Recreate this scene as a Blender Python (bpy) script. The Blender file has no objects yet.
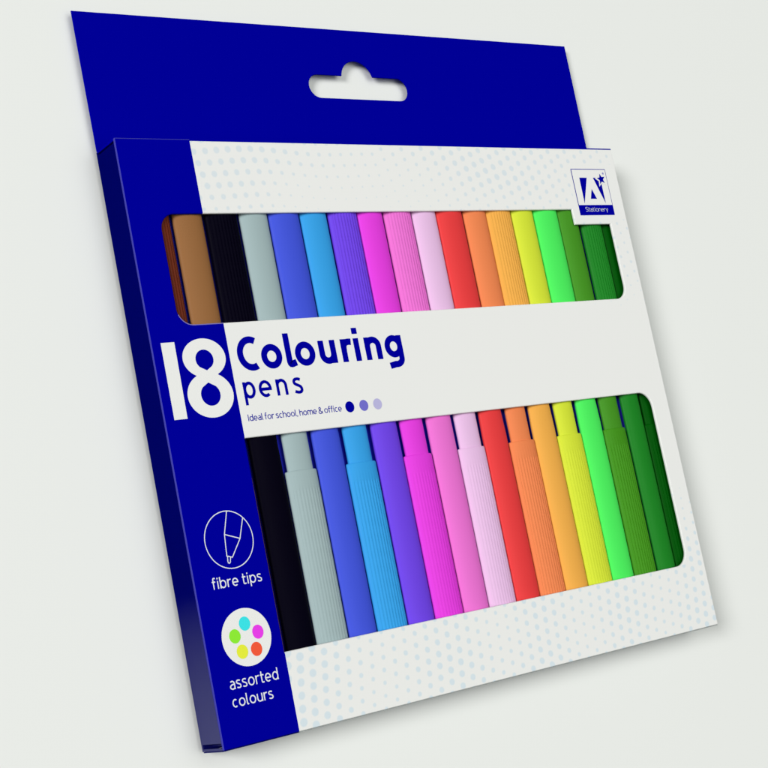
import bpy, math
from mathutils import Matrix, Vector
from mathutils.geometry import tessellate_polygon

# ------------------------------------------------------------------ frame of reference
# Everything on the box is laid out in box widths (x right, y towards the hanging hole,
# z from the printed front into the box) and turned into metres by W().
S = 0.17                 # the box is 17 cm wide
H = 0.8727               # box height
D = 0.061                # box depth
LIE = 0.013              # lift added for the header's cast shadow, held by an unseen spacer
def W(x, y, z): return Vector(((x - .5) * S, (y - .45) * S, (D + LIE - z) * S))

scene = bpy.context.scene
# ------------------------------------------------------------------ camera
cam = bpy.data.cameras.new('camera'); cam_o = bpy.data.objects.new('camera', cam)
scene.collection.objects.link(cam_o); scene.camera = cam_o
rv = Vector((0.19388084, -0.62935583, 0.14647943))
Rm = Matrix.Rotation(rv.length, 3, rv.normalized())
t = Vector((-0.2162199, -0.4957043, 2.04784736))
Cb = -(Rm.transposed() @ t)
rows = [Vector((r[0], r[1], -r[2])) for r in (Rm[0], Rm[1], Rm[2])]
M = Matrix((rows[0], rows[1], -rows[2])).transposed().to_4x4()
M.translation = W(*Cb)
cam_o.matrix_world = M
cam.sensor_width = 36; cam.lens = 1.97307596 * 36
cam.clip_start = .01; cam.clip_end = 100
# ------------------------------------------------------------------ light
world = bpy.data.worlds.new('World'); scene.world = world; world.use_nodes = True
bg = world.node_tree.nodes['Background']
bg.inputs['Color'].default_value = (.975, 1.0, .96, 1)
# a pale studio dome, brightest overhead
_n = world.node_tree.nodes; _l = world.node_tree.links
_tc = _n.new('ShaderNodeTexCoord'); _sx = _n.new('ShaderNodeSeparateXYZ'); _l.new(_tc.outputs['Generated'], _sx.inputs[0])
_mx = _n.new('ShaderNodeMath'); _mx.operation = 'MAXIMUM'; _mx.inputs[1].default_value = 0; _l.new(_sx.outputs[2], _mx.inputs[0])
_pw = _n.new('ShaderNodeMath'); _pw.operation = 'POWER'; _pw.inputs[1].default_value = 14; _l.new(_mx.outputs[0], _pw.inputs[0])
_ma = _n.new('ShaderNodeMath'); _ma.operation = 'MULTIPLY_ADD'; _ma.inputs[1].default_value = 4.2; _ma.inputs[2].default_value = .07
_l.new(_pw.outputs[0], _ma.inputs[0]); _l.new(_ma.outputs[0], bg.inputs['Strength'])
lamp = bpy.data.lights.new('softbox', 'AREA'); lamp.shape = 'DISK'; lamp.size = 2.5
lamp.energy = 474; lamp.color = (1, .995, .98)
lo = bpy.data.objects.new('softbox', lamp); scene.collection.objects.link(lo)
ldir = Vector((-1.40, .26, 1.0)).normalized()
lo.location = ldir * 8.0
lo.rotation_euler = ldir.to_track_quat('Z', 'Y').to_euler()
scene.view_settings.view_transform = 'Standard'; scene.view_settings.look = 'None'
scene.view_settings.exposure = 0; scene.view_settings.gamma = 1
scene.view_settings.use_curve_mapping = False
scene.cycles.max_bounces = 8

# ------------------------------------------------------------------ materials
def lin(c):
    return tuple((v / 255 / 12.92) if v / 255 <= .04045 else ((v / 255 + .055) / 1.055) ** 2.4 for v in c)
class X:                                      # tiny node-expression helper
    def __init__(s, nt, k): s.nt, s.k = nt, k
    def op(s, o, b=None, c=None):
        n = s.nt.nodes.new('ShaderNodeMath'); n.operation = o
        for i, v in enumerate((s, b, c)):
            if v is None: continue
            if isinstance(v, X): s.nt.links.new(v.k, n.inputs[i])
            else: n.inputs[i].default_value = v
        return X(s.nt, n.outputs[0])
    def __add__(s, b): return s.op('ADD', b)
    def __sub__(s, b): return s.op('SUBTRACT', b)
    def __mul__(s, b): return s.op('MULTIPLY', b)
    def __truediv__(s, b): return s.op('DIVIDE', b)
    def gt(s, b): return s.op('GREATER_THAN', b)
    def lt(s, b): return s.op('LESS_THAN', b)
    def sin(s): return s.op('SINE')
    def floor(s): return s.op('FLOOR')
    def frac(s): return s.op('FRACT')
    def mx(s, b): return s.op('MAXIMUM', b)
    def mn(s, b): return s.op('MINIMUM', b)
    def ramp(s, a, b):                        # 0 at a, 1 at b
        n = s.nt.nodes.new('ShaderNodeMapRange'); n.interpolation_type = 'SMOOTHSTEP'
        n.inputs['From Min'].default_value = a; n.inputs['From Max'].default_value = b
        if a > b:
            n.inputs['From Min'].default_value = b; n.inputs['From Max'].default_value = a
            n.inputs['To Min'].default_value = 1; n.inputs['To Max'].default_value = 0
        s.nt.links.new(s.k, n.inputs['Value']); return X(s.nt, n.outputs['Result'])
def mat(name, rgb, rough=.6, spec=.1):
    m = bpy.data.materials.new(name); m.use_nodes = True
    b = m.node_tree.nodes['Principled BSDF']
    b.inputs['Base Color'].default_value = (*rgb, 1)
    b.inputs['Roughness'].default_value = rough
    b.inputs['Specular IOR Level'].default_value = spec
    return m
def box_xy(nt):
    """box-width coordinates from object coordinates (all box meshes share the world origin)"""
    tc = nt.nodes.new('ShaderNodeTexCoord'); sp = nt.nodes.new('ShaderNodeSeparateXYZ')
    nt.links.new(tc.outputs['Object'], sp.inputs[0])
    x = X(nt, sp.outputs[0]) / S + .5; y = X(nt, sp.outputs[1]) / S + .45
    return x, y
def mixc(nt, fac, a, b):
    n = nt.nodes.new('ShaderNodeMix'); n.data_type = 'RGBA'
    nt.links.new(fac.k, n.inputs[0])
    for i, v in ((6, a), (7, b)):
        if isinstance(v, tuple): n.inputs[i].default_value = (*v, 1)
        else: nt.links.new(v, n.inputs[i])
    return n.outputs[2]
def fibre_bump(m, scale=900, strength=.04):
    nt = m.node_tree; b = nt.nodes['Principled BSDF']
    tc = nt.nodes.new('ShaderNodeTexCoord'); n = nt.nodes.new('ShaderNodeTexNoise'); n.inputs['Scale'].default_value = scale
    bp = nt.nodes.new('ShaderNodeBump'); bp.inputs['Strength'].default_value = strength; bp.inputs['Distance'].default_value = .0002
    nt.links.new(tc.outputs['Object'], n.inputs['Vector']); nt.links.new(n.outputs[0], bp.inputs['Height'])
    nt.links.new(bp.outputs[0], b.inputs['Normal'])

BLUE = (0.0003, 0.0003, .305)
WHITE = (.80, .80, .79)
m_table = mat('backdrop_white', (.80, .812, .797), .9, .0)
m_blue = mat('blue_card', BLUE, .7, .0); fibre_bump(m_blue)
m_header = mat('blue_header_card', BLUE, .7, .0); fibre_bump(m_header)
m_white = mat('white_print', WHITE, .7, .0)
m_ink = mat('blue_ink', BLUE, .7, .0)
m_inner = mat('blue_inner_card', (.03, .035, .70), .7, .0)
m_core = mat('card_core', (.55, .55, .62), .8, .0)
# side: shade put into a darker navy, gloss raised towards the foot to shape the sheen
m_side = mat('shaded_navy_print', (.0003, .0010, .105), .38, .5)
nt = m_side.node_tree; xx, yy = box_xy(nt)
nz = nt.nodes.new('ShaderNodeTexNoise'); nz.inputs['Scale'].default_value = 40
gl = yy.ramp(.22, -.04) * (X(nt, nz.outputs[0]) * .3 + .85)
nt.links.new((gl * .44).k, nt.nodes['Principled BSDF'].inputs['Specular IOR Level'])
m_split = mat('navy_and_shade_grey', WHITE, .6, .1)
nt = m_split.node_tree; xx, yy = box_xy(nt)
nt.links.new(mixc(nt, xx.lt(.1226), (.33, .35, .35), (.0003, .0010, .105)), nt.nodes['Principled BSDF'].inputs['Base Color'])  # grey paints in the shade of the bottom fold; navy matches the darkened side
# front: blue strip, white field with the pale halftone dots
m_front = mat('printed_front', WHITE, .7, .0)
nt = m_front.node_tree; xx, yy = box_xy(nt)
wx = xx + (yy * 21 + xx * 9).sin() * .0022
wy = yy + (xx * 17 + 1.0).sin() * .0030 + (xx * 31 + yy * 12).sin() * .0015
low = yy.lt(.3)
wx = wx + yy * .20 * low.op('MULTIPLY', -1).op('ADD', 1) + yy * -.12 * low
gx = wx / .0205
stag = (gx.floor() * .5).frac() * low.mx(xx.gt(.47))
gy = wy / .018 + stag
fy = (gy.frac() - .5) * .018; fx = (gx.frac() - .5) * .0205 - fy * .20 * yy.gt(.3) + fy * .12 * low
dist = (fx * fx + fy * fy).op('SQRT')
right = xx.gt(.42)
bot_r = ((xx - .42) * (right * 11.9 + 22.4)).op('COSINE') * .0011 + (yy * 60 + xx * 13).sin() * .0004 + xx.ramp(.27, .13) * .0010 + .0045
top_r = ((xx - .15) * 11.2).op('COSINE') * .0011 + (yy * 70 + xx * 19).sin() * .0004 + .0046
high = yy.gt(.3)
base_r = bot_r * (high * -1 + 1.0) + top_r * high
band = (xx.ramp(.70, .96)) * (yy.ramp(.535, .66))
area = yy.lt(.1125).mx(yy.ramp(.70, .82)).mx(band * .8).mx(xx.gt(.957) * yy.ramp(.30, .10))
topfade = yy.gt(.7) * xx.ramp(.21, .31) * xx.ramp(.66, .52) * yy.ramp(.87, .79)
rad = base_r * .90 * area * (topfade * -.55 + 1.0)
dot = ((rad - dist) / .0020 + .5).mx(0).mn(1) * rad.gt(.0008)
logo_gap = xx.gt(.879) * yy.gt(.738) * yy.lt(.842)
dot = dot * (logo_gap * -1 + 1.0)
c = mixc(nt, dot, WHITE, mixc(nt, high, (.640, .725, .782), (.668, .728, .770)))
blue = xx.lt(.1226).mx(yy.gt(.8700))
c = mixc(nt, blue, c, BLUE)
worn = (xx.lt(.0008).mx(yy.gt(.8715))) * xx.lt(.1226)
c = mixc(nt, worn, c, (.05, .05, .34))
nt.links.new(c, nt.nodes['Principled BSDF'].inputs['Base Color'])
fibre_bump(m_front, 700, .03)

# ------------------------------------------------------------------ mesh helpers
def link(o): scene.collection.objects.link(o)
def mesh_obj(name, verts, faces, mats, parent=None, idx=None, smooth=False):
    me = bpy.data.meshes.new(name); me.from_pydata([tuple(v) for v in verts], [], faces)
    for m in (mats if isinstance(mats, list) else [mats]): me.materials.append(m)
    if idx: 
        for p_, i in zip(me.polygons, idx): p_.material_index = i
    if smooth: me.shade_smooth()
    me.update()
    o = bpy.data.objects.new(name, me); link(o)
    if parent: o.parent = parent
    return o
def area2(l): return sum(l[i][0] * l[(i + 1) % len(l)][1] - l[(i + 1) % len(l)][0] * l[i][1] for i in range(len(l)))
def inset(loop, d):
    """move a CCW outline inwards by d (a CW hole grows)"""
    out = []; n = len(loop)
    for i in range(n):
        a, b, c_ = Vector(loop[i - 1]), Vector(loop[i]), Vector(loop[(i + 1) % n])
        e1 = (b - a).normalized(); e2 = (c_ - b).normalized()
        n1 = Vector((-e1.y, e1.x)); n2 = Vector((-e2.y, e2.x))
        k = n1 + n2
        if k.length < 1e-6: out.append(tuple(b)); continue
        k.normalize(); out.append(tuple(b + k * (d / max(.4, k.dot(n1)))))
    return out
def plate_data(loops, z0, z1, bev=0., cap_back=True, hole_bev=None):
    """loops[0] outer, others holes; z0 front, z1 back"""
    L = []
    for i, l in enumerate(loops):
        ccw = area2(l) > 0
        L.append(list(l) if ccw == (i == 0) else list(reversed(l)))
    V, F = [], []
    def ring(ls, z):
        st = []
        for k_, l in enumerate(ls):
            z_ = z if not isinstance(z, tuple) else z0 + z[0] * bv[k_]
            st.append(len(V)); V.extend(W(a, b, z_) for a, b in l)
        return st
    def cap(ls, st, flip):
        flat = [i + s for l, s in zip(ls, st) for i in range(len(l))]
        for tr in tessellate_polygon([[Vector((a, b, 0)) for a, b in l] for l in ls]):
            q = [flat[k] for k in tr]
            pa, pb, pc = (V[k] for k in q)
            if ((pb - pa).cross(pc - pa).z < 0) != flip: q.reverse()
            F.append(q)
    prev = None
    steps = [(0, 0)]
    if bev: steps = [(1, 0), (.62, .08), (.29, .29), (.08, .62), (0, 1)]
    bv = [bev if i == 0 or hole_bev is None else hole_bev for i in range(len(L))]
    for d, dz in steps:
        ls = [inset(l, d * v) if d else l for l, v in zip(L, bv)] if bev else L
        st = ring(ls, (dz,) if bev else z0)
        if prev is None: cap(ls, st, False)
        else:
            for l, s0, s1 in zip(ls, prev, st):
                n = len(l)
                for i in range(n): F.append([s0 + i, s1 + i, s1 + (i + 1) % n, s0 + (i + 1) % n])
        prev = st
    if z1 is not None:
        st = ring(L, z1)
        for l, s0, s1 in zip(L, prev, st):
            n = len(l)
            for i in range(n): F.append([s0 + i, s1 + i, s1 + (i + 1) % n, s0 + (i + 1) % n])
        if cap_back: cap(L, st, True)
    return V, F
def plate(name, loops, z0, z1, m, parent=None, bev=0., hole_bev=None):
    V, F = plate_data(loops, z0, z1, bev, True, hole_bev); return mesh_obj(name, V, F, m, parent)
def rect(x0, y0, x1, y1): return [(x0, y0), (x1, y0), (x1, y1), (x0, y1)]
def rrect(x0, y0, x1, y1, r, n=10):
    """r = (bl, br, tr, tl)"""
    out = []
    for (cx, cy, sx, sy, a0), rr in zip(((x0, y0, 1, 1, 180), (x1, y0, -1, 1, 270), (x1, y1, -1, -1, 0), (x0, y1, 1, -1, 90)), r):
        if rr <= 0: out.append((cx, cy)); continue
        for k in range(n + 1):
            a = math.radians(a0 + 90 * k / n); out.append((cx + sx * rr + rr * math.cos(a), cy + sy * rr + rr * math.sin(a)))
    return out
def ellipse(cx, cy, rx, ry, n=48, e=2.0):
    out = []
    for k in range(n):
        a = 2 * math.pi * k / n; c_, s_ = math.cos(a), math.sin(a)
        out.append((cx + rx * math.copysign(abs(c_) ** (2 / e), c_), cy + ry * math.copysign(abs(s_) ** (2 / e), s_)))
    return out
def card_box(name, x0, y0, z0, x1, y1, z1, m, parent, bev=.0006):
    V, F = plate_data([rect(x0, y0, x1, y1)], z0, z1, bev); return mesh_obj(name, V, F, m, parent)

# ------------------------------------------------------------------ setting
gz = 0.
table = mesh_obj('table_surface', [(-4, -4, gz), (4, -4, gz), (4, 4, gz), (-4, 4, gz)], [[0, 1, 2, 3]], m_table)
table['kind'] = 'structure'

# ------------------------------------------------------------------ the box
box = bpy.data.objects.new('pen_box', None); link(box)
box.empty_display_size = .02
box['label'] = 'blue and white card box of colouring pens with two cut-out windows and a hanging header'
box['category'] = 'pen box'

win1 = []
r = .024
def corner(cx, cy, rr, a0, a1, n=10):
    return [(cx + rr * math.cos(math.radians(a0 + (a1 - a0) * k / n)), cy + rr * math.sin(math.radians(a0 + (a1 - a0) * k / n))) for k in range(n + 1)]
X0, X1, Y0, Y1 = .0505, .9572, .5922, .7580
win1 = corner(X0 + r, Y0 + r, r, 180, 270) + corner(X1 - r, Y0 + r, r, 270, 360) + [(X1, .7302), (.8697, .7302), (.8697, Y1)] + corner(X0 + r, Y1 - r, r, 90, 180)
r2 = .027
A0, A1, B0, B1 = .1226, .9600, .1118, .4204
win2 = [(A0, B0)] + corner(A1 - r2, B0 + r2, r2, 270, 360) + corner(A1 - r2, B1 - r2, r2, 0, 90) + [(A0, B1)]
TF = .0036
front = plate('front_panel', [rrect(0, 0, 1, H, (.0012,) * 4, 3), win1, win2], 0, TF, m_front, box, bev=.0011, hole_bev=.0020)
# rim highlight painted as a pale line round the blue part of the upper window
pale = mat('rim_highlight_line', (.20, .17, .42), .8, 0)
def strip(name, path, w_, z, m, parent):
    V, F = [], []
    for i, q in enumerate(path):
        a = Vector(path[max(i - 1, 0)]); b = Vector(path[min(i + 1, len(path) - 1)])
        d = (b - a).normalized(); n_ = Vector((-d.y, d.x)) * (w_ / 2)
        V += [W(q[0] + n_.x, q[1] + n_.y, z), W(q[0] - n_.x, q[1] - n_.y, z)]
        if i: F.append([2 * i - 2, 2 * i - 1, 2 * i + 1, 2 * i])
    return mesh_obj(name, V, F, m, parent)
edge = corner(X0 + r, Y0 + r, r + .0007, 200, 270) + [(A0, Y0 - .0007)]
strip('rim_highlight_line', edge, .0013, -.00008, pale, front)

card_box('side_panel', 0, .0098, TF, .0035, H - .0065, D - .003, m_side, box)
card_box('side_panel', .9965, .0030, TF, 1, H - .003, D - .003, m_white, box)
card_box('dust_flap', .0150, .0042, TF + .0005, .0172, H - .0042, D - .0035, m_side, box)
card_box('top_flap', 0, H - .0032, TF, .9964, H, D - .003, m_blue, box)
card_box('bottom_flap', 0, -.0016, .0012, 1, -.0002, D - .003, m_split, box)  # proud lip, its grey draws the shade line under the front
card_box('tuck_tab', .0003, .0002, TF, .0030, .0034, D - .003, m_side, box)
card_box('back_panel', 0, 0, D - .003, 1, H - .001, D, m_side, box)
card_box('hidden_spacer', .10, .10, D, .90, .78, D + LIE, m_blue, box)  # unseen spacer added to carry the lift that widens the shadow
# hanging header, with the hat-shaped hole
cy, cx = .992, .5023
hole = corner(.4210, cy, .0202, 90, 270, 14)
hole += corner(.5835, cy, .0202, -90, 90, 14)
br = .0325; by = 1.0066
a_ = math.degrees(math.asin((1.0122 - by) / br))
hole += corner(cx, by, br, a_, 180 - a_, 20)
hdr = [(0, H), (1, H), (1.0015, 1.0955), (-.0015, 1.0920)]
plate('hanging_header', [hdr, hole], D - .003, D - .0008, m_header, box, bev=.0006)
card_box('inner_card', .0180, .006, 0.0243, .942, H - .006, .0262, m_inner, box)

# ------------------------------------------------------------------ stroke lettering
def arc(cx, cy, rx, ry, a0, a1, n=None):
    n = n or max(4, int(abs(a1 - a0) / 9))
    return [(cx + rx * math.cos(math.radians(a0 + (a1 - a0) * k / n)), cy + ry * math.sin(math.radians(a0 + (a1 - a0) * k / n))) for k in range(n + 1)]
def bez(p0, p1, p2, p3, n=12):
    return [tuple((1-u)**3*a + 3*(1-u)**2*u*b + 3*(1-u)*u*u*c_ + u**3*d for a, b, c_, d in zip(p0, p1, p2, p3)) for u in [k / n for k in range(n + 1)]]
ASC = 1.42
def glyph(ch, w, t):
    """centre lines of a letter w wide on an x-height of 1 with stroke t"""
    h = t / 2; l, r_ = h, w - h; mx_ = w / 2
    rx = (w - t) / 2
    if ch == 'o': return [arc(mx_, .5, rx, .5 - h + .02, 0, 360, 40)]
    if ch == 'c': return [arc(mx_ + .04 * w, .5, rx + .02, .5 - h + .02, 52, 308, 30)]
    if ch == 'C': return [arc(mx_ + .13 * w, .68, rx + .10 * w, .70 - h + .02, 60, 297, 34)]
    if ch == 'e': return [[(r_, .5 - .02)] + arc(mx_, .5, rx, .5 - h + .02, 0, 308, 34), [(l, .5 - .02), (r_ + h * .9, .5 - .02)]]
    if ch in 'nhm' or ch == 'r':
        top = ASC if ch == 'h' else 1
        st = [[(l, 0), (l, top)]]
        if ch == 'm':
            m1 = w / 2
            for a, b in ((l, m1), (m1, r_)):
                q = arc((a + b) / 2, .62, (b - a) / 2, .38 - h + .02, 170, 0, 14)
                st.append(q + [(b, 0)])
        elif ch == 'r':
            st.append(bez((l, .5), (l, .82), (l + .35 * (w - t), 1.04 - h), (w, 1.0 - h)))
        else:
            st.append(arc(mx_, .60, rx, .40 - h + .02, 175, 0, 18) + [(r_, 0)])
        return st
    if ch == 'u': return [[(l, 1)] + arc(mx_, .40, rx, .40 - h + .02, 180, 355, 18), [(r_, 1), (r_, 0)]]
    if ch in 'bp':
        y0, y1 = (0, ASC) if ch == 'b' else (-.40, 1)
        return [[(l, y0), (l, y1)], arc(mx_, .5, rx, .5 - h + .02, 0, 360, 36)]
    if ch in 'dg':
        if ch == 'd': return [[(r_, 0), (r_, ASC)], arc(mx_, .5, rx, .5 - h + .02, 0, 360, 36)]
        return [[(r_, 1), (r_, .0)] + arc(mx_ + .02, -.02, rx - .02, .40 - h, 0, -100, 14) + [(.12 * w, -.36 + h * .2)],
                arc(mx_, .52, rx, .48 - h + .02, 0, 360, 36)]
    if ch == 'a':
        return [[(r_, 0), (r_, .58)] + arc(mx_ , .60, rx, .40 - h + .02, 5, 130, 14),
                [(r_, .57), (mx_, .57)] + arc(mx_ - .0, .285 + h * .15, rx, .285 - h * .5, 95, 300, 20) + [(r_, .16)]]
    if ch == 'i': return [[(w / 2, 0), (w / 2, 1)], [(w / 2, 1.19), (w / 2, 1.19 + max(t * .95, .2))]]
    if ch == 'l': return [[(h, ASC), (h, .28)] + bez((h, .28), (h, .02), (h + .10, h - .02), (w, h + .03), 8)]
    if ch == 'I': return [[(w / 2, 0), (w / 2, 1.40)]]
    if ch == 't': return [[(w * .38, 1.34), (w * .38, .28)] + bez((w * .38, .28), (w * .38, .02), (w * .55, h - .02), (w, h + .02), 8), [(0, 1 - h), (w, 1 - h)]]
    if ch == 'f': return [[(w * .38, 0), (w * .38, 1.12)] + bez((w * .38, 1.12), (w * .38, 1.42), (w * .6, 1.47 - h), (w, 1.42 - h), 8), [(0, 1 - h), (w * .92, 1 - h)]]
    if ch in 'sS':
        k = 1.0 if ch == 's' else 1.4
        T = k - h + .02; B = h - .02; L_, R_ = l, r_
        return [bez((R_ - .04 * w, T - .06 * k), (mx_, T + .05 * k), (L_ - .02, T), (L_ + .01, .73 * k)) +
                bez((L_ + .01, .73 * k), (L_ + .02, .52 * k), (R_, .56 * k), (R_, .28 * k))[1:] +
                bez((R_, .28 * k), (R_ + .02, B), (mx_, B - .04 * k), (L_, B + .09 * k))[1:]]
    if ch == 'y': return [[(l, 1), (w * .52, .05)], [(r_, 1), (w * .36, -.38)]]
    if ch == ',': return [[(w / 2 + h * .4, .16), (w / 2 - h * .4, -.18)]]
    if ch == '&': return [bez((w, 0), (.5 * w, .55), (.05 * w, 1.0), (.25 * w, 1.28)) + bez((.25 * w, 1.28), (.45 * w, 1.5), (.85 * w, 1.1), (.45 * w, .78))[1:] +
                          bez((.45 * w, .78), (-.15 * w, .45), (.05 * w, 0), (.40 * w, 0))[1:] + bez((.40 * w, 0), (.75 * w, 0), (.90 * w, .3), (.95 * w, .55))[1:]]
    return []
ADV = dict(o=.98, c=.82, C=1.1, e=.94, n=.86, h=.86, m=1.38, r=.56, u=.86, b=.95, p=.95, d=.95, g=.95, a=.82, i=.26, l=.32, I=.26, t=.56, f=.56, s=.74, S=.98, y=.86, **{',': .24, '&': 1.05, ' ': .26})
def ribbon(V, F, pth, t, z):
    """flat stroke with mitred joints"""
    n = len(pth); P = [Vector(q) for q in pth]
    P = [P[0]] + [P[i] for i in range(1, n) if (P[i] - P[i - 1]).length > 1e-7]
    n = len(P); b0 = len(V)
    closed = (P[0] - P[-1]).length < 1e-6 and n > 4
    for i in range(n):
        a = P[i - 1] if i else (P[-2] if closed else P[0]); c_ = P[i + 1] if i < n - 1 else (P[1] if closed else P[-1])
        e1 = (P[i] - a); e2 = (c_ - P[i])
        if e1.length < 1e-9: e1 = e2
        if e2.length < 1e-9: e2 = e1
        e1.normalize(); e2.normalize()
        n1 = Vector((-e1.y, e1.x)); n2 = Vector((-e2.y, e2.x)); k = (n1 + n2)
        if k.length < .3: k = n1
        k.normalize(); k *= (t / 2) / max(.5, k.dot(n1))
        V.append(W(P[i].x + k.x, P[i].y + k.y, z)); V.append(W(P[i].x - k.x, P[i].y - k.y, z))
        if i: F.append([b0 + 2*i - 2, b0 + 2*i - 1, b0 + 2*i + 1, b0 + 2*i])
def lettering(name, items, xh, base, t, m, parent, z=-.0003, slope=0.):
    """items: (char, x0, x1)"""
    V, F = [], []; k = 0
    for ch, x0, x1 in items:
        for j, st in enumerate(glyph(ch, (x1 - x0) / xh, t / xh)):
            ribbon(V, F, [(x0 + a * xh, base + b * xh) for a, b in st], t, z - .00012 * (j % 3)); k += 1
    return mesh_obj(name, V, F, m, parent)
def spread(text, x0, x1, sp=.17):
    ws = [ADV[c_] for c_ in text]; tot = sum(ws) + sp * (len(text) - 1)
    k = (x1 - x0) / tot; x = x0; out = []
    for c_, w_ in zip(text, ws):
        if c_ != ' ': out.append((c_, x, x + w_ * k))
        x += (w_ + sp) * k
    return out
lettering('lettering', [('C', .1345, .1735), ('o', .1757, .2118), ('l', .2185, .2355), ('o', .2353, .2712), ('u', .2789, .3098),
          ('r', .3200, .3400), ('i', .3445, .3550), ('n', .3648, .3957), ('g', .4027, .4370)], .0360, .5190, .0101, m_ink, front)
lettering('lettering', [('p', .1349, .1551), ('e', .1612, .1833), ('n', .1915, .2106), ('s', .2210, .2378)], .0245, .4773, .0047, m_ink, front)
m_ink2 = mat('thin_blue_ink', lin((52, 52, 160)), .7, 0)
lettering('lettering', spread('Ideal for school, home & office', .1336, .2995, .10), .0070, .4442, .00125, m_ink2, front)
m_pale = mat('white_ink', (.74, .76, .80), .7, 0)
lettering('lettering', spread('fibre tips', .0272, .1078, .17), .0112, .2152, .0018, m_pale, front)
lettering('lettering', spread('assorted', .0262, .1052, .17), .0118, .0768, .0018, m_pale, front)
lettering('lettering', spread('colours', .0255, .0915, .17), .0112, .0526, .0018, m_pale, front)
# the number 18
ZI = -.0003
def eight():
    out = []
    # outer outline, waist pinched at y .5155
    out += [(.0800 + .0375 * math.cos(a) , .4876 + .0329 * math.sin(a)) for a in [math.radians(119 + k * (302 / 40)) for k in range(41)]]
    out += [(.0803 + .0352 * math.cos(a), .5422 + .0288 * math.sin(a)) for a in [math.radians(-60 + k * (300 / 44)) for k in range(45)]]
    return out
def tear(cx, y_tip, y_end, rx, px, n=40):
    out = []; hgt = y_end - y_tip
    cy_ = y_tip + hgt * .53; ry = abs(hgt) * .47; sg = math.copysign(1, hgt)
    for k in range(n + 1):
        a = math.radians(-48 + 276 * k / n); out.append((cx + rx * math.cos(a), cy_ + sg * ry * math.sin(a)))
    out.append((px, y_tip))
    return out
V, F = plate_data([eight(), tear(.0803, .5238, .5545, .0146, .0812), tear(.0801, .5062, .4720, .0158, .0795)], ZI, None)
mesh_obj('numeral', V, F, m_white, front)
V, F = plate_data([[(.0148, .5682), (.0149, .4569), (.0360, .4570), (.0367, .5683)]], ZI, None)
mesh_obj('numeral', V, F, m_white, front)
def disc(name, cx, cy_, r_, m, z=ZI, parent=front, ry=None):
    V, F = plate_data([ellipse(cx, cy_, r_, ry or r_, 56)], z, None); return mesh_obj(name, V, F, m, parent)
for x_, c_ in ((.3149, (0, 0, 150)), (.3413, (112, 108, 200)), (.3674, (182, 178, 218))):
    disc('ink_dot', x_, .4496, .0082, mat('ink_dot', lin(c_), .7, 0), ry=.0086)
# pen tip icon
def ring_strokes(name, strokes, t, m, z=ZI):
    V, F = [], []
    for j, s_ in enumerate(strokes): ribbon(V, F, s_, t, z - .0001 * (j % 4))
    return mesh_obj(name, V, F, m, front)
icx, icy = .0667, .2803
ring_strokes('pen_tip_icon', [arc(icx, icy, .0388, .0405, 0, 360, 64), [(.0707, .3200), (.0607, .2883), (.0582, .2575)],
             [(.0948, .3085), (.0843, .2795), (.0668, .2552)], [(.0607, .2883), (.0843, .2795)], [(.0575, .2585), (.0672, .2550)],
             [(.0593, .2575), (.0583, .2500), (.0597, .2475), (.0618, .2483), (.0640, .2560)]], .0014, m_pale)
# assorted colours icon
disc('icon_disc', .0663, .1430, .0396, m_white, ry=.0402)
for nme, x_, y_, c_ in (('cyan', .0666, .1616, (60, 222, 228)), ('magenta', .0853, .1470, (228, 62, 230)), ('green', .0479, .1470, (140, 230, 55)),
                       ('yellow', .0553, .1244, (226, 232, 62)), ('red', .0783, .1241, (238, 88, 58))):
    disc('colour_dot', x_, y_, .0090, mat(nme + '_dot', lin(c_), .7, 0), z=-.0006, ry=.0098)
# the maker's emblem, top right
def poly(V, F, pts, z):
    v, f = plate_data([pts], z, None); b = len(V); V += v; F += [[b + i for i in q] for q in f]
V, F = [], []; IDX = []
def add(pts, z, mi):
    n0 = len(F); poly(V, F, pts, z); IDX.extend([mi] * (len(F) - n0))
lx0, lx1, ly0, ly1 = .8868, .9724, .7466, .8330
add(rect(lx0, ly0, lx1, ly1), -.0003, 0)
add(rect(lx0 + .0014, .7655, lx1 - .0012, ly1 - .0014), -.0005, 1)
add([(.9035, .8165), (.9218, .8165), (.9030, .7683)], -.0007, 0)
add([(.9372, .8165), (.9556, .8165), (.9556, .7683)], -.0007, 0)
add([(.9280, .7955), (.9208, .7770), (.9360, .7770)], -.0007, 0)
def star(cx, cy_, R_, q=.44, rot=8):
    return [(cx + (R_ if k % 2 == 0 else R_ * q) * math.cos(math.radians(90 + rot + 36 * k)), cy_ + (R_ if k % 2 == 0 else R_ * q) * math.sin(math.radians(90 + rot + 36 * k))) for k in range(10)]
add(star(.9558, .8128, .0150), -.0009, 1)
add(star(.9568, .8138, .0105), -.0011, 0)
add(ellipse(.9648, .8246, .0021, .0021, 16), -.0007, 2)
mesh_obj('emblem', V, F, [m_ink, m_white, mat('soft_ink', lin((150, 150, 200)), .7, 0)], front, IDX)
lettering('lettering', spread('Stationery', .9020, .9575, .14), .0060, .7533, .00065, m_pale, front, z=-.0006)

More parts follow.
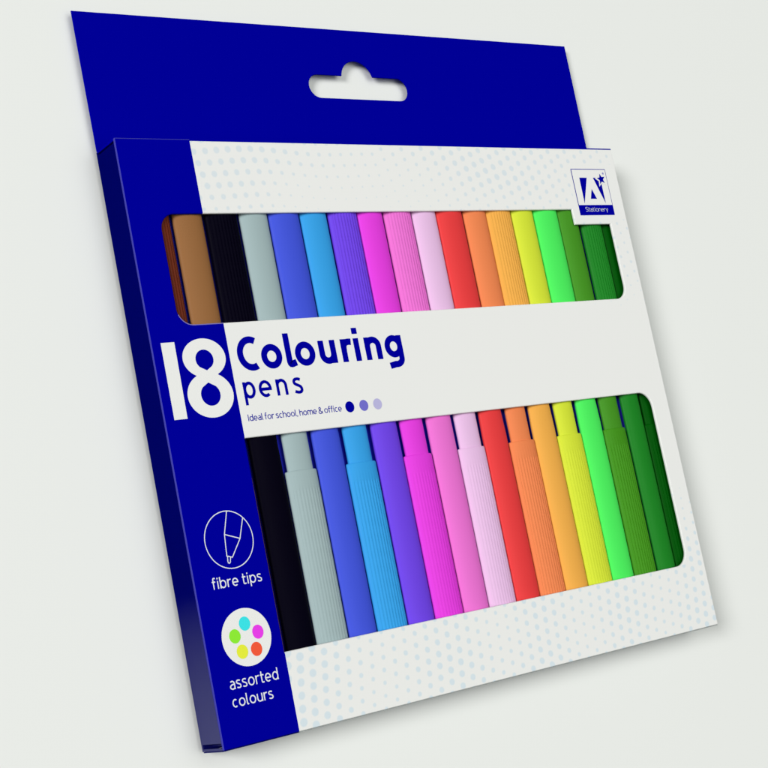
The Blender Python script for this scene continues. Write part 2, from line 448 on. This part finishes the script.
# ------------------------------------------------------------------ the pens
ZC = .0136
def pen_section(a, bf, bb, rib, ph=0.):
    """closed cross section, flattened oval, optional fine ribs over the front"""
    N = 168; out = []
    for k in range(N):
        th = 2 * math.pi * k / N; c_, s_ = math.cos(th), math.sin(th)
        e = 2 / 2.08
        x_ = a * math.copysign(abs(c_) ** e, c_); zz = math.copysign(abs(s_) ** e, s_)
        zz *= bf if zz > 0 else bb
        if rib and s_ > 0 and abs(x_) < a * .80:
            zz -= rib * (.5 + .5 * math.cos(2 * math.pi * (x_ / .0054 + ph)))
        out.append((x_, -zz))
    return out
def loft(name, rings, m, parent, cx, cz):
    V, F = [], []; N = None
    for y_, sec in rings:
        N = len(sec); V.extend(W(cx + a, y_, cz + b) for a, b in sec)
    for j in range(len(rings) - 1):
        for i in range(N):
            F.append([j*N + i, j*N + (i+1) % N, (j+1)*N + (i+1) % N, (j+1)*N + i])
    n0 = len(V); V += V[:N] + V[(len(rings)-1)*N:len(rings)*N]
    F.append(list(range(n0, n0 + N))); F.append(list(reversed(range(n0 + N, n0 + 2 * N))))
    me = bpy.data.meshes.new(name); me.from_pydata([tuple(v - base_pt) for v in V], [], F); me.materials.append(m)
    import bmesh
    bm = bmesh.new(); bm.from_mesh(me); bmesh.ops.recalc_face_normals(bm, faces=bm.faces); bm.to_mesh(me); bm.free()
    me.shade_smooth()
    o = bpy.data.objects.new(name, me); link(o); o.parent = parent
    return o
def plastic(name, rgb, spec):
    m = mat(name, lin(rgb), .45, spec)
    nt = m.node_tree; b = nt.nodes['Principled BSDF']
    tc = nt.nodes.new('ShaderNodeTexCoord'); n = nt.nodes.new('ShaderNodeTexNoise'); n.inputs['Scale'].default_value = 260; n.inputs['Detail'].default_value = 3
    mp = nt.nodes.new('ShaderNodeMapping'); mp.inputs['Scale'].default_value = (1, .12, 1)
    nt.links.new(tc.outputs['Object'], mp.inputs[0]); nt.links.new(mp.outputs[0], n.inputs['Vector'])
    r0 = X(nt, n.outputs[0]) * .16 + .38
    nt.links.new(r0.k, b.inputs['Roughness'])
    return m
PENS = [('dark brown', (112, 46, 26)), ('light brown', (160, 110, 66)), ('black', (6, 4, 20)), ('grey', (172, 193, 196)),
        ('royal blue', (70, 90, 232)), ('sky blue', (58, 170, 245)), ('violet', (118, 72, 244)), ('magenta', (244, 66, 238)),
        ('mid pink', (250, 122, 224)), ('pale pink', (248, 203, 246)), ('red', (246, 66, 68)), ('orange', (254, 143, 88)),
        ('pale orange', (255, 184, 82)), ('yellow', (226, 241, 62)), ('bright green', (82, 252, 102)), ('olive green', (76, 160, 38)),
        ('mid green', (30, 142, 38)), ('dark green', (0, 88, 6))]
LAB = ['dark brown pen with ribbed cap, first on the left, mostly behind the blue strip', 'light brown pen between the dark brown and the black pen',
       'black pen with its ribbed cap in the upper window', 'grey pen with its ribbed cap in the lower window', 'royal blue pen between the grey and sky blue pens',
       'sky blue pen with its ribbed cap in the lower window', 'violet pen between the sky blue and magenta pens', 'magenta pen with its cap in the lower window',
       'mid pink pen between the magenta and palest pink pens', 'palest pink, nearly white pen beside the red pen', 'red pen between the pale pink and orange pens',
       'deeper orange pen beside the red pen, ribbed cap in the lower window', 'lighter yellowish orange pen beside the yellow pen', 'yellow pen with its cap in the lower window',
       'bright light green pen between the yellow and olive green pens', 'olive green pen with ribbed cap in the lower window', 'mid green pen second from the right with its ribbed cap in the upper window',
       'darkest green pen, last on the right, half hidden by the card']
CY = .3648
for i, ((cname, rgb), lab) in enumerate(zip(PENS, LAB)):
    cxp = .2134 + .0544 * (i - 3); cz = ZC
    if 3 < i < 14: cxp += .0022 * math.sin(math.pi * (i - 3) / 11)
    if i == 0: cxp -= .0060
    if i == 1: cxp -= .0025
    if i == 16: cxp -= .0002; cz += .0015
    if i == 17: cxp = .9705; cz = ZC + .0045
    even = i % 2 == 1                                   # cap at the foot of the box
    root = bpy.data.objects.new('fibre_tip_pen', None); link(root)
    fl = (lambda y_: y_) if even else (lambda y_: H - y_)
    base_pt = W(cxp, fl(.010), cz); root.location = base_pt; root.empty_display_size = .005
    tilt = math.radians(.15 + .05 * math.sin(i * 2.4)) if 2 < i < 15 else 0
    root.rotation_euler = (0, 0, -tilt)
    if not even: root.location.x += tilt * .85 * S
    root['label'] = lab; root['category'] = 'pen'; root['group'] = 'colouring pens in the box'
    m = plastic(cname.replace(' ', '_') + '_plastic', tuple(v * (.905 if i < 15 else .87) for v in rgb), .015 if cname == 'black' else .03 if i == 17 else .08)
    ca, cb = (.0276 if i < 15 else .0262 if i == 15 else .0246), .0094
    rib = 0.0 if i in (4, 10, 14) else (.00075 if i not in (3, 7, 9, 13) else .0004)
    if i in (0, 2, 6, 15, 16, 17): rib = .0009
    ph = i * .37
    def sec(k, rb=0., a=ca, cb=cb): return pen_section(a * k, cb * k * (a / ca) ** .5, .0094 * k, rb, ph)
    rings = [(.010, sec(.80)), (.0112, sec(.93)), (.0140, sec(1.)), (.0180, sec(1., rib)), (.3340, sec(1., rib)), (.3362, sec(1., rib * .8)), (.3378, sec(1.)),
             (CY - .0022, sec(.995)), (CY - .0008, sec(.975)), (CY, sec(.93))]
    loft('cap', [(fl(a), b) for a, b in rings], m if i != 15 else plastic('deep_olive_plastic', (64, 138, 26), .08), root, cxp, cz)
    if i in (15, 16): cxp -= .0004
    ba = (.0249 if not even else .0246) - (.0022 if i >= 15 else 0) - (.0012 if i == 16 else 0)
    na = min(ba, (.0245 if not even else .0222) - (.0010 if i >= 10 else 0))
    def bs(a): return pen_section(a, cb * (a / ca), .0090, 0)
    rings = [(CY + .0002, bs(na)), (.45, bs(na)), (.49, bs(ba)), (.850, bs(ba)), (.8585, bs(ba * .97)), (.8600, bs(ba * .85))]
    loft('barrel', [(fl(a), b) for a, b in rings], m, root, cxp, cz)
